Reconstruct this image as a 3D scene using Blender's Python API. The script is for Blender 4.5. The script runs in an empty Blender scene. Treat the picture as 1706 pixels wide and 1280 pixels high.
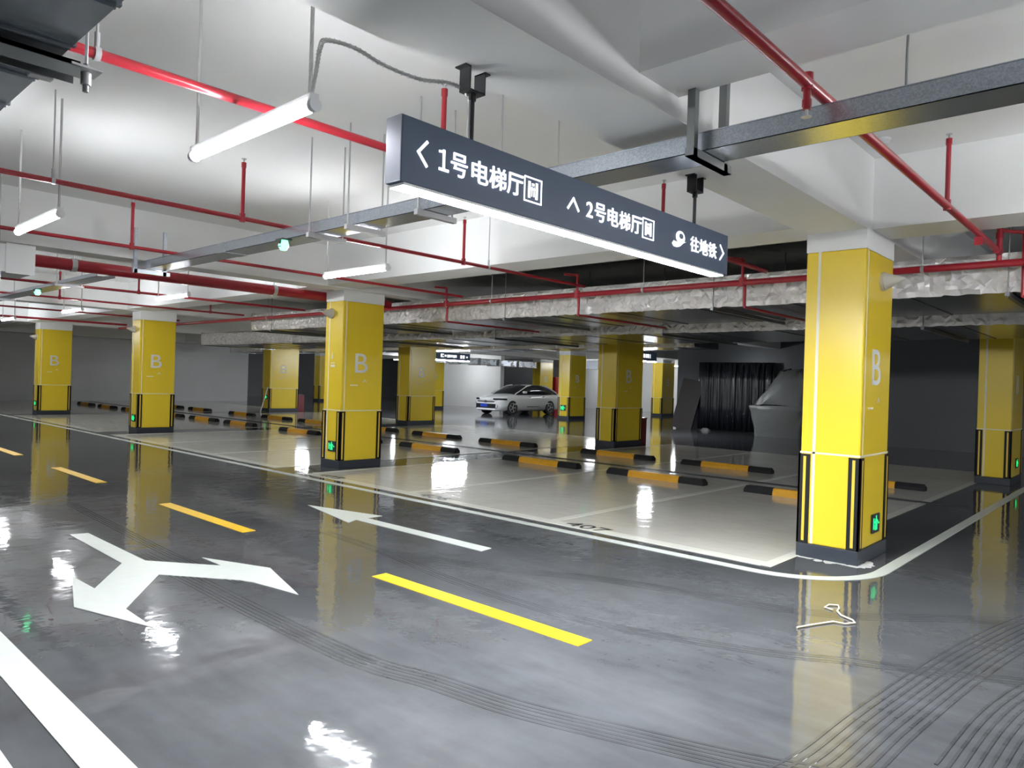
import bpy, bmesh, math, random
from mathutils import Vector, Matrix
R = math.radians
rnd = random.Random(7)
sc = bpy.context.scene
COL = sc.collection

# ------------------------------------------------------------------ materials
def new_mat(name):
    m = bpy.data.materials.new(name); m.use_nodes = True
    nt = m.node_tree; b = nt.nodes['Principled BSDF']
    return m, nt, b

def plain(name, col, rough=.5, metal=0, spec=.5, emit=None, es=0, noise=0, nscale=6, bump=0, bscale=40, coat=0):
    m, nt, b = new_mat(name)
    b.inputs['Base Color'].default_value = (*col, 1)
    b.inputs['Roughness'].default_value = rough
    b.inputs['Metallic'].default_value = metal
    b.inputs['Specular IOR Level'].default_value = spec
    b.inputs['Coat Weight'].default_value = coat
    if emit:
        b.inputs['Emission Color'].default_value = (*emit, 1)
        b.inputs['Emission Strength'].default_value = es
    if noise or bump:
        tc = nt.nodes.new('ShaderNodeTexCoord')
    if noise:
        n = nt.nodes.new('ShaderNodeTexNoise'); n.inputs['Scale'].default_value = nscale; n.inputs['Detail'].default_value = 5
        nt.links.new(tc.outputs['Object'], n.inputs['Vector'])
        mx = nt.nodes.new('ShaderNodeMix'); mx.data_type = 'RGBA'
        mx.inputs['A'].default_value = (*[c*(1-noise) for c in col], 1)
        mx.inputs['B'].default_value = (*[min(1, c*(1+noise)) for c in col], 1)
        nt.links.new(n.outputs['Fac'], mx.inputs['Factor'])
        nt.links.new(mx.outputs['Result'], b.inputs['Base Color'])
    if bump:
        n2 = nt.nodes.new('ShaderNodeTexNoise'); n2.inputs['Scale'].default_value = bscale; n2.inputs['Detail'].default_value = 4
        nt.links.new(tc.outputs['Object'], n2.inputs['Vector'])
        bp = nt.nodes.new('ShaderNodeBump'); bp.inputs['Strength'].default_value = bump; bp.inputs['Distance'].default_value = .02
        nt.links.new(n2.outputs['Fac'], bp.inputs['Height']); nt.links.new(bp.outputs['Normal'], b.inputs['Normal'])
    return m

def floor_mat(name, col, var=.28, rough=(.025, .085), spec=.5, ripple=.10):
    m, nt, b = new_mat(name)
    L = nt.links.new
    tc = nt.nodes.new('ShaderNodeTexCoord')
    n1 = nt.nodes.new('ShaderNodeTexNoise'); n1.inputs['Scale'].default_value = .8; n1.inputs['Detail'].default_value = 8; n1.inputs['Roughness'].default_value = .65
    n2 = nt.nodes.new('ShaderNodeTexNoise'); n2.inputs['Scale'].default_value = 9; n2.inputs['Detail'].default_value = 6
    mp = nt.nodes.new('ShaderNodeMapping'); mp.inputs['Scale'].default_value = (1.0, .22, 1)
    L(tc.outputs['Object'], n1.inputs['Vector']); L(tc.outputs['Object'], mp.inputs['Vector']); L(mp.outputs['Vector'], n2.inputs['Vector'])
    ad = nt.nodes.new('ShaderNodeMath'); ad.operation = 'MULTIPLY_ADD'; ad.inputs[1].default_value = .45
    L(n2.outputs['Fac'], ad.inputs[0]); L(n1.outputs['Fac'], ad.inputs[2])
    cr = nt.nodes.new('ShaderNodeValToRGB')
    cr.color_ramp.elements[0].position = .5; cr.color_ramp.elements[1].position = .95
    cr.color_ramp.elements[0].color = (*[c*(1-var) for c in col], 1)
    cr.color_ramp.elements[1].color = (*[min(1, c*(1+var)) for c in col], 1)
    L(ad.outputs[0], cr.inputs['Fac']); L(cr.outputs['Color'], b.inputs['Base Color'])
    mr = nt.nodes.new('ShaderNodeMapRange'); mr.inputs['To Min'].default_value = rough[0]; mr.inputs['To Max'].default_value = rough[1]
    mr.inputs['From Min'].default_value = .3; mr.inputs['From Max'].default_value = .7
    L(n2.outputs['Fac'], mr.inputs['Value']); L(mr.outputs['Result'], b.inputs['Roughness'])
    n3 = nt.nodes.new('ShaderNodeTexNoise'); n3.inputs['Scale'].default_value = 5; n3.inputs['Detail'].default_value = 3
    L(tc.outputs['Object'], n3.inputs['Vector'])
    bp = nt.nodes.new('ShaderNodeBump'); bp.inputs['Strength'].default_value = ripple; bp.inputs['Distance'].default_value = .02
    L(n3.outputs['Fac'], bp.inputs['Height']); L(bp.outputs['Normal'], b.inputs['Normal'])
    b.inputs['Specular IOR Level'].default_value = spec
    return m

def galv_mat(name, col=(.62, .66, .70), rough=.32, scale=55, contrast=.28):
    m, nt, b = new_mat(name); L = nt.links.new
    tc = nt.nodes.new('ShaderNodeTexCoord'); v = nt.nodes.new('ShaderNodeTexVoronoi'); v.inputs['Scale'].default_value = scale
    L(tc.outputs['Object'], v.inputs['Vector'])
    bw = nt.nodes.new('ShaderNodeRGBToBW'); L(v.outputs['Color'], bw.inputs['Color'])
    mx = nt.nodes.new('ShaderNodeMix'); mx.data_type = 'RGBA'
    mx.inputs['A'].default_value = (*[c*(1-contrast) for c in col], 1); mx.inputs['B'].default_value = (*[min(1, c*(1+contrast)) for c in col], 1)
    L(bw.outputs['Val'], mx.inputs['Factor']); L(mx.outputs['Result'], b.inputs['Base Color'])
    b.inputs['Metallic'].default_value = .85; b.inputs['Roughness'].default_value = rough
    return m

def foil_mat(name):
    m, nt, b = new_mat(name); L = nt.links.new
    tc = nt.nodes.new('ShaderNodeTexCoord')
    n = nt.nodes.new('ShaderNodeTexNoise'); n.inputs['Scale'].default_value = 11; n.inputs['Detail'].default_value = 7; n.inputs['Roughness'].default_value = .7; n.inputs['Distortion'].default_value = .6
    v = nt.nodes.new('ShaderNodeTexVoronoi'); v.inputs['Scale'].default_value = 17
    L(tc.outputs['Object'], n.inputs['Vector']); L(n.outputs['Color'], v.inputs['Vector'])
    ad = nt.nodes.new('ShaderNodeMath'); ad.operation = 'MULTIPLY_ADD'; ad.inputs[1].default_value = .5
    L(v.outputs['Distance'], ad.inputs[0]); L(n.outputs['Fac'], ad.inputs[2])
    bp = nt.nodes.new('ShaderNodeBump'); bp.inputs['Strength'].default_value = .35; bp.inputs['Distance'].default_value = .05
    L(ad.outputs[0], bp.inputs['Height']); L(bp.outputs['Normal'], b.inputs['Normal'])
    b.inputs['Base Color'].default_value = (.93, .91, .90, 1)
    b.inputs['Metallic'].default_value = .62; b.inputs['Roughness'].default_value = .2
    return m

M = {}
M['white'] = plain('white paint', (.86, .86, .85), .75, noise=.03, nscale=2)
M['wall'] = plain('pale wall paint', (.78, .79, .80), .7, noise=.05, nscale=1.5)
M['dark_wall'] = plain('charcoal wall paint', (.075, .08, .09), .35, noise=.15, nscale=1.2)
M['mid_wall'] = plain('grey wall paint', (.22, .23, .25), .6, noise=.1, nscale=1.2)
M['yellow'] = plain('yellow enamel', (.84, .61, .035), .28, noise=.03, nscale=3)
M['pale'] = plain('pale grout paint', (.85, .80, .62), .45)
M['plinth'] = plain('slate plinth paint', (.035, .042, .055), .4)
M['rubber'] = plain('black rubber', (.014, .014, .015), .6, spec=.25, bump=.1, bscale=90)
M['yrubber'] = plain('yellow rubber', (.72, .36, .015), .45, noise=.15, nscale=30)
M['stripe'] = plain('reflective yellow tape', (.82, .55, .06), .35)
M['red'] = plain('red enamel pipe paint', (.36, .016, .028), .28, noise=.1, nscale=4)
M['dred'] = plain('dark red paint', (.16, .012, .02), .4)
M['galv'] = galv_mat('galvanised steel', (.50, .54, .59), .25, 150, .2)
M['duct'] = galv_mat('duct sheet steel', (.24, .27, .30), .25, 30, .12)
M['darkduct'] = plain('smoky sheet metal', (.16, .17, .19), .22, metal=.75, noise=.2, nscale=2, bump=.12, bscale=3)
M['strut'] = plain('grey strut steel', (.20, .21, .21), .4, metal=.8)
M['rod'] = plain('zinc rod', (.55, .55, .56), .4, metal=.6)
M['foil'] = foil_mat('crinkled foil')
M['sign'] = plain('navy grey sign enamel', (.046, .074, .135), .5, noise=.04)
M['signend'] = plain('brushed sign edge', (.42, .44, .50), .28, metal=.7)  # metal edge, base colour lightened for the lamp light falling on it
M['black'] = plain('black steel', (.012, .013, .016), .4)
M['glyph'] = plain('backlit white letters', (.9, .9, .9), .5, emit=(.93, .97, 1), es=.42)
M['strip'] = plain('white light strip', (.9, .9, .9), .5, emit=(.90, .95, 1), es=92)
M['tube'] = plain('glowing tube diffuser', (.9, .9, .9), .5, emit=(.94, .97, 1), es=46)
M['cap'] = plain('white plastic', (.75, .76, .76), .4)
M['conduit'] = plain('white conduit', (.72, .72, .70), .5, bump=.5, bscale=200)
M['green'] = plain('green glow', (.05, .5, .2), .4, emit=(.01, 1, .22), es=.38)
M['paint_w'] = plain('white road paint', (.58, .61, .57), .38, noise=.08, nscale=12)
M['paint_y'] = plain('yellow road paint', (.86, .52, .012), .38, noise=.06, nscale=12)
M['paint_k'] = plain('black number paint', (.02, .022, .02), .4)
M['floor'] = floor_mat('polished grey epoxy', (.076, .079, .084))
M['tyre_mark'] = floor_mat('scuffed epoxy', (.060, .062, .066), .45, (.05, .15))
M['bay'] = floor_mat('pale epoxy', (.64, .62, .555), .07, (.03, .10), .26, .16)
M['bayline'] = floor_mat('off white epoxy line', (.80, .80, .72), .05, (.05, .12), .26, .16)
M['drain'] = plain('dark drain grate', (.03, .03, .032), .5)
M['chalk'] = plain('chalk white', (.6, .6, .58), .7)
M['wire'] = plain('cream wire', (.75, .68, .55), .5)
M['carpaint'] = plain('white car paint', (.72, .74, .76), .22, coat=.6)
M['glass'] = plain('tinted car glass', (.012, .015, .02), .06)
M['chrome'] = plain('chrome', (.8, .8, .8), .15, metal=1)
M['tyre'] = plain('tyre rubber', (.015, .015, .016), .7)
M['rim'] = plain('alloy rim', (.45, .46, .48), .3, metal=.8)
M['plate'] = plain('blue licence plate', (.02, .06, .45), .35)
M['curtain'] = plain('black plastic sheet', (.012, .013, .018), .22, bump=.3, bscale=5)
M['board'] = plain('dark brown board', (.022, .016, .016), .5, noise=.2)
M['tarp'] = plain('grey plastic sheet', (.14, .145, .14), .4, bump=.6, bscale=5)
M['door'] = plain('grey steel door', (.20, .23, .25), .4)
M['cone'] = plain('warm grey plastic', (.52, .50, .46), .5)
M['lens'] = plain('headlamp glass', (.5, .52, .55), .1)
M['dome'] = plain('green dome', (.1, .6, .3), .3, emit=(.16, 1, .42), es=1.1)

# ------------------------------------------------------------------ mesh helpers
class MB:
    def __init__(s): s.v = []; s.f = []; s.mi = []; s.sm = []
    def add(s, vs, fs, m=0, sm=False):
        o = len(s.v); s.v += [tuple(v) for v in vs]
        for f in fs: s.f.append([i+o for i in f]); s.mi.append(m); s.sm.append(sm)
        return s
    def box(s, x0, x1, y0, y1, z0, z1, m=0):
        vs = [(x, y, z) for z in (z0, z1) for y in (y0, y1) for x in (x0, x1)]
        return s.add(vs, [(0, 2, 3, 1), (4, 5, 7, 6), (0, 1, 5, 4), (2, 6, 7, 3), (0, 4, 6, 2), (1, 3, 7, 5)], m)
    def cbox(s, c, d, m=0):
        return s.box(c[0]-d[0]/2, c[0]+d[0]/2, c[1]-d[1]/2, c[1]+d[1]/2, c[2]-d[2]/2, c[2]+d[2]/2, m)
    def cone(s, p0, p1, r0, r1, n=16, m=0, caps=True):
        p0 = Vector(p0); p1 = Vector(p1); d = (p1-p0).normalized()
        a = d.orthogonal().normalized(); b = d.cross(a); vs = []
        for p, r in ((p0, r0), (p1, r1)):
            for i in range(n):
                t = 2*math.pi*i/n; vs.append(p + (a*math.cos(t)+b*math.sin(t))*r)
        s.add(vs, [(i, (i+1) % n, n+(i+1) % n, n+i) for i in range(n)], m, True)
        if caps:
            s.add(vs[:n], [tuple(range(n-1, -1, -1))], m); s.add(vs[n:], [tuple(range(n))], m)
        return s
    def cyl(s, p0, p1, r, n=16, m=0): return s.cone(p0, p1, r, r, n, m)
    def tube(s, pts, r, n=8, m=0):
        pts = [Vector(p) for p in pts]; vs = []; k = len(pts); a = None
        for i, p in enumerate(pts):
            d = (pts[min(i+1, k-1)]-pts[max(i-1, 0)]).normalized()
            if a is None: a = d.orthogonal().normalized()
            a = (a - d*a.dot(d)).normalized(); b = d.cross(a)
            for j in range(n):
                t = 2*math.pi*j/n; vs.append(p+(a*math.cos(t)+b*math.sin(t))*r)
        fs = [(i*n+j, i*n+(j+1) % n, (i+1)*n+(j+1) % n, (i+1)*n+j) for i in range(k-1) for j in range(n)]
        s.add(vs, fs, m, True)
        s.add(vs[:n], [tuple(range(n-1, -1, -1))], m); s.add(vs[-n:], [tuple(range(n))], m)
        return s
    def prism(s, poly, z0, z1, m=0, tri=False):
        n = len(poly)
        vs = [(x, y, z0) for x, y in poly]+[(x, y, z1) for x, y in poly]
        s.add(vs, [tuple(range(n-1, -1, -1)), tuple(range(n, 2*n))]+[(i, (i+1) % n, n+(i+1) % n, n+i) for i in range(n)], m)
        return s
    def ribbon(s, pts, w, z0, z1, m=0):
        L = []; Rr = []
        for i, p in enumerate(pts):
            a = Vector(pts[max(i-1, 0)]); b = Vector(pts[min(i+1, len(pts)-1)])
            d = (b-a).normalized(); nrm = Vector((-d.y, d.x))*w/2; p = Vector(p)
            L.append(p+nrm); Rr.append(p-nrm)
        for i in range(len(pts)-1):
            q = [L[i], Rr[i], Rr[i+1], L[i+1]]
            vs = [(v.x, v.y, z0) for v in q]+[(v.x, v.y, z1) for v in q]
            s.add(vs, [(4, 5, 6, 7), (0, 1, 5, 4), (2, 3, 7, 6), (1, 2, 6, 5), (3, 0, 4, 7)], m)
        return s
    def xform(s, mat):
        s.v = [tuple(mat @ Vector(v)) for v in s.v]; return s
    def build(s, name, mats, parent=None, bevel=0, fix=True):
        me = bpy.data.meshes.new(name); me.from_pydata(s.v, [], s.f)
        for m in (mats if isinstance(mats, (list, tuple)) else [mats]): me.materials.append(m)
        for p, mi, sm in zip(me.polygons, s.mi, s.sm): p.material_index = mi; p.use_smooth = sm
        if fix:
            bm = bmesh.new(); bm.from_mesh(me); bmesh.ops.recalc_face_normals(bm, faces=bm.faces)
            if bevel:
                es = [e for e in bm.edges if len(e.link_faces) == 2 and e.calc_face_angle(0) > .7]
                bmesh.ops.bevel(bm, geom=es, offset=bevel, segments=2, affect='EDGES', profile=.5)
            bm.to_mesh(me); bm.free()
        o = bpy.data.objects.new(name, me); COL.objects.link(o)
        if parent: o.parent = parent
        return o

def thing(name, label, cat, loc=(0, 0, 0), rz=0, group=None):
    o = bpy.data.objects.new(name, None); COL.objects.link(o)
    o.location = loc; o.rotation_euler = (0, 0, rz); o.empty_display_size = .1
    return tag(o, label, cat, group)
def tag(o, label, cat, group=None, kind='thing'):
    o['label'] = label; o['category'] = cat; o['kind'] = kind
    if group: o['group'] = group
    return o
def struct(o, label=None):
    o['kind'] = 'structure'
    if label: o['label'] = label
    return o
def kids(o): return [c for c in KIDS.get(o.name, [])]
def copy_tree(o, parent=None):
    c = o.copy(); COL.objects.link(c)
    if parent: c.parent = parent
    for ch in [x for x in bpy.data.objects if x.parent == o]: copy_tree(ch, c)
    return c
def text_mesh(body, size, depth, bold=0):
    cu = bpy.data.curves.new('lettering', 'FONT'); cu.body = body; cu.size = size; cu.extrude = depth; cu.offset = bold
    ob = bpy.data.objects.new('lettering', cu); COL.objects.link(ob)
    bpy.context.view_layer.update()
    me = bpy.data.meshes.new_from_object(ob.evaluated_get(bpy.context.evaluated_depsgraph_get()))
    bpy.data.objects.remove(ob); bpy.data.curves.remove(cu)
    return me
def fit_text(name, body, mat, parent, x0, x1, y0, y1, matrix, depth=.003, bold=0, keep=False):
    """lettering fitted to the rectangle x0..x1, y0..y1 of a plane placed by matrix"""
    me = text_mesh(body, 1, .02, bold)
    xs = [v.co.x for v in me.vertices]; ys = [v.co.y for v in me.vertices]
    if not xs: return None
    ax, bx, ay, by = min(xs), max(xs), min(ys), max(ys)
    sx = (x1-x0)/(bx-ax); sy = (y1-y0)/(by-ay)
    for v in me.vertices:
        v.co = matrix @ Vector((x0+(v.co.x-ax)*sx, y0+(v.co.y-ay)*sy, v.co.z/.02*depth))
    me.materials.clear(); me.materials.append(mat)
    o = bpy.data.objects.new(name, me); COL.objects.link(o)
    if parent: o.parent = parent
    return o
def plane_negY(y):   # local x -> X, local y -> Z, facing -Y
    return Matrix(((1, 0, 0, 0), (0, 0, -1, y), (0, 1, 0, 0), (0, 0, 0, 1)))
def plane_negX(x):   # reads right from +Y to -Y, facing -X
    return Matrix(((0, 0, -1, x), (-1, 0, 0, 0), (0, 1, 0, 0), (0, 0, 0, 1)))
def plane_floor(z):  # up = +X, reads towards -Y
    return Matrix(((0, 1, 0, 0), (-1, 0, 0, 0), (0, 0, 1, z), (0, 0, 0, 1)))

CEIL = 3.57
SOF = 2.93
# ------------------------------------------------------------------ the setting
struct(MB().box(-9, 46, -9, 52, -.2, 0).build('floor', M['floor']))
struct(MB().box(-9, 46, -9, 52, CEIL, CEIL+.2).build('ceiling', M['white']))
PA = [(6.66, 1.98), (6.80, 10.0), (6.70, 18.25), (6.74, 26.57)]
PB = [(14.80, 2.0), (14.74, 10.04), (15.15, 18.45), (15.0, 27.1)]
# cross beams over the pillar rows
for i, (a, b, z) in enumerate(((1.98, 2.49, SOF), (9.86, 10.27, SOF), (18.25, 18.75, SOF), (26.57, 27.07, SOF), (35, 35.5, SOF))):
    struct(MB().box(-9, 46, a, b, z, CEIL).build('ceiling_beam', M['white']))
# beams along the lane
struct(MB().box(6.40, 6.97, 2.49, 37.8, 2.95, CEIL).build('ceiling_beam', M['white']))
struct(MB().box(6.80, 7.34, -9, 1.98, 2.95, CEIL).build('ceiling_beam', M['white']))
struct(MB().box(3.02, 3.41, -9, 1.98, 3.05, CEIL).build('ceiling_beam', M['white']))
struct(MB().box(-2.4, -1.9, -9, 37.8, 2.95, CEIL).build('ceiling_beam', M['white']))
for x in (14.9, 24.6, 32.8):
    struct(MB().box(x, x+.6, -9, 45, 2.95, CEIL).build('ceiling_beam', M['white']))
# walls
struct(MB().box(-9, 19.6, 37.8, 38.1, 0, CEIL).build('wall_back', M['wall']))
struct(MB().box(19.3, 19.6, 38.1, 46, 0, CEIL).build('wall_return', M['wall']))
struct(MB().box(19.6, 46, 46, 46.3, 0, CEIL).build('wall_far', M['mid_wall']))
struct(MB().box(-9, -8.7, -9, 37.8, 0, CEIL).build('wall_left', M['wall']))
struct(MB().box(-9, 46, -9, -8.7, 0, CEIL).build('wall_near', M['wall']))
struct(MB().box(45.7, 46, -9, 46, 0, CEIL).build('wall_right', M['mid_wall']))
struct(MB().box(29.5, 29.8, 27.9, 33.0, 0, CEIL).build('wall_inner', M['wall']))
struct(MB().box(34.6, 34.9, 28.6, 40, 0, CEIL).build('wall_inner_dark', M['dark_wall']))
struct(MB().box(37.5, 37.8, 12, 33.5, 0, CEIL).build('wall_service', M['wall']))
struct(MB().box(22.7, 23.0, -9, 7.2, 0, CEIL).build('wall_store_right', M['dark_wall']))
struct(MB().box(24.25, 27, 7.2, 13.75, 0, CEIL).build('wall_store', M['dark_wall']))
struct(MB().box(23.0, 24.25, 7.0, 7.2, 0, CEIL).build('wall_store_side', M['dark_wall']))
for n, (y0, y1) in enumerate(((28.15, 29.3), (24.25, 25.35))):
    d = MB().box(37.44, 37.5, y0, y1, 0, 2.1).build(f'door_{n+1}', M['door'])
    struct(d)
    MB().box(37.41, 37.44, y0+.1, y0+.2, .95, 1.1).build('door_handle', M['chrome'], d)

# pale bays
def bay_blocks():
    rows = [(2.56, 9.72), (10.62, 17.98), (18.98, 26.3), (27.3, 37.0)]
    for a, b in rows:
        struct(MB().box(6.02, 11.25, a, b, 0, .003).build('floor_bay', M['bay']))
        struct(MB().box(11.5, 16.9, a, b, 0, .003).build('floor_bay', M['bay']))
bay_blocks()
struct(MB().box(11.27, 11.33, 1.98, 37, 0, .005).box(11.42, 11.48, 1.98, 37, 0, .005).build('floor_drain', M['drain']))

# ------------------------------------------------------------------ painted lines
def flat(name, mb, mat, label, cat, group=None):
    return tag(mb.build(name, mat), label, cat, group)
pts = [(5.81, 37), (5.81, 2.62)]
for k in range(0, 13):
    a = math.pi + k/12*math.pi/2
    pts.append((6.61+.80*math.cos(a), 2.56+.80*math.sin(a)))
pts.append((22.6, 1.76))
flat('lane_line', MB().ribbon(pts, .105, 0, .004), M['paint_w'], 'long white lane edge line curving round the big right pillar', 'road line')
flat('lane_line', MB().ribbon([(1.005, -2), (1.005, 30)], .15, 0, .004), M['paint_w'], 'broad white line at bottom left of the lane', 'road line')
flat('lane_line', MB().ribbon([(.68, -2), (.68, 30)], .15, 0, .004), M['paint_w'], 'outer of two white lines at the bottom left corner', 'road line')
names = ['nearest and longest', 'second', 'third', 'fourth', 'fifth']
for k in range(5):
    y0 = 2.47+3.97*k
    flat('lane_dash', MB().box(3.33, 3.465, y0, y0+1.95, 0, .004), M['paint_y'],
         'yellow centre dash of the lane, ' + names[k] + (' from the camera' if k else ' one'), 'road dash', 'yellow centre line dashes')
flat('lane_arrow', MB().prism([(4.60, 7.36), (4.37, 6.22), (4.52, 6.30), (4.54, 4.46), (4.69, 4.48), (4.66, 6.30), (4.86, 6.30)], 0, .004),
     M['paint_w'], 'straight white arrow painted beside the lane edge line', 'road arrow')
fork = [(2.13, 7.30), (2.27, 7.26), (2.27, 5.94), (2.64, 5.42), (2.64, 5.76), (2.885, 5.12), (2.68, 4.37), (2.60, 4.84), (2.55, 4.96),
        (2.19, 5.47), (1.73, 4.81), (1.72, 4.35), (1.51, 5.05), (1.72, 5.81), (1.735, 5.39), (2.11, 5.97)]
flat('lane_arrow', MB().prism(fork, 0, .004), M['paint_w'], 'forked white arrow splitting two ways in the left lane', 'road arrow')
# bay lines
bayname = ['between bay 407 and the bay left of it', 'one bay further left, before the second pillar']
def bl(y, x0, x1, label, grp='white bay lines', w=.1):
    return flat('bay_line', MB().box(x0, x1, y-w/2, y+w/2, .003, .006), M['bayline'], label, 'bay line', grp)
bl(2.52, 6.175, 11.25, 'white bay line passing behind the big right pillar')
bl(4.95, 6.175, 11.0, 'white bay line between the bays left of the number 407')
bl(7.39, 6.175, 11.0, 'white bay line second to the left of the big right pillar')
bl(9.72, 6.175, 11.0, 'white bay line just right of the second yellow pillar')
bl(10.66, 6.175, 11.0, 'white bay line just left of the second yellow pillar')
bl(13.1, 6.175, 11.0, 'white bay line one bay left of the second yellow pillar')
bl(15.55, 6.175, 11.0, 'white bay line two bays left of the second yellow pillar')
bl(17.95, 6.175, 11.0, 'white bay line just right of the third yellow pillar')
bl(2.52, 11.5, 16.9, 'white back row bay line reaching the far right pillar')
bl(4.95, 11.5, 16.5, 'white back row bay line behind bay 407')
bl(7.39, 11.5, 16.5, 'white back row bay line in front of the dark store')
bl(9.72, 11.5, 16.5, 'white back row bay line right of the middle pillar')
flat('bay_line', MB().box(6.02, 6.17, 2.47, 9.72, .003, .006), M['bayline'], 'white front line along the bays right of the second pillar', 'bay line', 'white bay lines')
flat('bay_line', MB().box(6.02, 6.17, 10.62, 17.98, .003, .006), M['bayline'], 'white front line along the bays between second and third pillar', 'bay line', 'white bay lines')
flat('bay_line', MB().box(6.02, 6.17, 18.98, 26.3, .003, .006), M['bayline'], 'white front line along the bays between third and leftmost pillar', 'bay line', 'white bay lines')
for txt, y, lab in (('407', 4.75, 'black number 407 painted on the nearest bay front'), ('406', 7.17, 'black bay number painted second from the right pillar'), ('405', 9.5, 'black bay number in front of the second yellow pillar')):
    o = fit_text('bay_number', txt, M['paint_k'], None, -y, -y+.52, 6.06, 6.25, plane_floor(.0075), .0006)
    tag(o, lab, 'bay number', 'painted bay numbers')

# tyre marks: bundles of thin dark scuffs
TZ = [.0008]
def tyre(path, offs, w, label):
    P = [Vector(p) for p in path]; fine = []
    for i in range(len(P)-1):
        p0 = P[max(i-1, 0)]; p1 = P[i]; p2 = P[i+1]; p3 = P[min(i+2, len(P)-1)]
        for s in range(8):
            t = s/8
            fine.append(.5*((2*p1)+(p2-p0)*t+(2*p0-5*p1+4*p2-p3)*t*t+(3*p1-p0-3*p2+p3)*t**3))
    fine.append(P[-1]); mb = MB()
    for o in offs:
        q = []
        for i, p in enumerate(fine):
            d = (fine[min(i+1, len(fine)-1)]-fine[max(i-1, 0)]).normalized()
            q.append(p+Vector((-d.y, d.x))*o)
        mb.ribbon(q, w, 0, TZ[0])
    TZ[0] += .0004
    flat('tyre_mark', mb, M['tyre_mark'], label, 'tyre mark', 'dark tyre marks')
tyre([(3.9, 4.9), (4.29, 3.85), (4.61, 3.23), (4.78, 2.65), (4.89, 2.12), (5.12, 1.61), (5.56, 1.13), (5.95, .7), (6.6, .1)], (-.07, -.035, 0, .035, .07), .018, 'dark tyre mark passing under the scrap of wire')
tyre([(3.95, 6), (3.88, 4.98), (3.73, 3.98), (3.70, 3.31), (3.74, 2.61), (4.03, 1.73), (4.26, 1.33), (4.53, .8), (4.9, .2)], (-.05, -.02, .02, .05), .016, 'dark tyre mark curving beside the nearest yellow dash')
tyre([(2.33, 6.2), (2.32, 5.11), (2.30, 4.07), (2.31, 3.14), (2.41, 2.68), (2.49, 2.2), (2.66, 1.65), (2.82, 1.19), (3.05, .7)], (-.08, -.05, -.02, .015, .045, .08), .017, 'broad dark tyre mark sweeping through the lower foreground')
tyre([(2.63, 8.95), (2.56, 7.33), (2.51, 5.86), (2.55, 4.9)], (-.05, -.02, .01, .04), .014, 'faint tyre mark beside the stem of the forked arrow')
tyre([(2.6, 1.05), (3.01, .97), (3.65, .93), (4.68, .83), (5.72, .67), (6.6, .45)], (-.14, -.10, -.06, -.02, .02, .06, .10, .14), .014, 'dark tyre mark crossing the bottom right corner')
tyre([(3.35, .55), (4.2, .5), (5.2, .3), (6.2, 0)], (-.12, -.08, -.04, 0, .04, .08, .12), .013, 'dark tyre mark at the very edge of the lower right corner')
# wire scrap, scratch and plaster
w = [(4.61, 1.71), (4.77, 1.65), (4.91, 1.59), (4.92, 1.52), (4.99, 1.48), (5.04, 1.51), (5.09, 1.6), (5.17, 1.65), (5.24, 1.66), (5.31, 1.69), (5.27, 1.74), (5.19, 1.74), (5.17, 1.68)]
flat('wire_scrap', MB().tube([(x, y, .008) for x, y in w], .006, 6), M['wire'], 'scrap of cream wire lying in front of the big right pillar', 'wire')
plaster = MB()
for i in range(26):
    side = i < 15
    cx, cy = ((6.655-abs(rnd.gauss(0, .035)), 1.97+rnd.random()*.53) if side else (6.64+rnd.random()*.34, 1.965-abs(rnd.gauss(0, .04))))
    n = 9; r = .02+rnd.random()*.035
    plaster.prism([(cx+math.cos(2*math.pi*k/n)*r*(.6+rnd.random()*.8), cy+math.sin(2*math.pi*k/n)*r*(.6+rnd.random()*.8)) for k in range(n)], 0, .002+i*.00005)
flat('plaster_stain', plaster, M['chalk'], 'white plaster stain round the foot of the big right pillar', 'stain')

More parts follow.
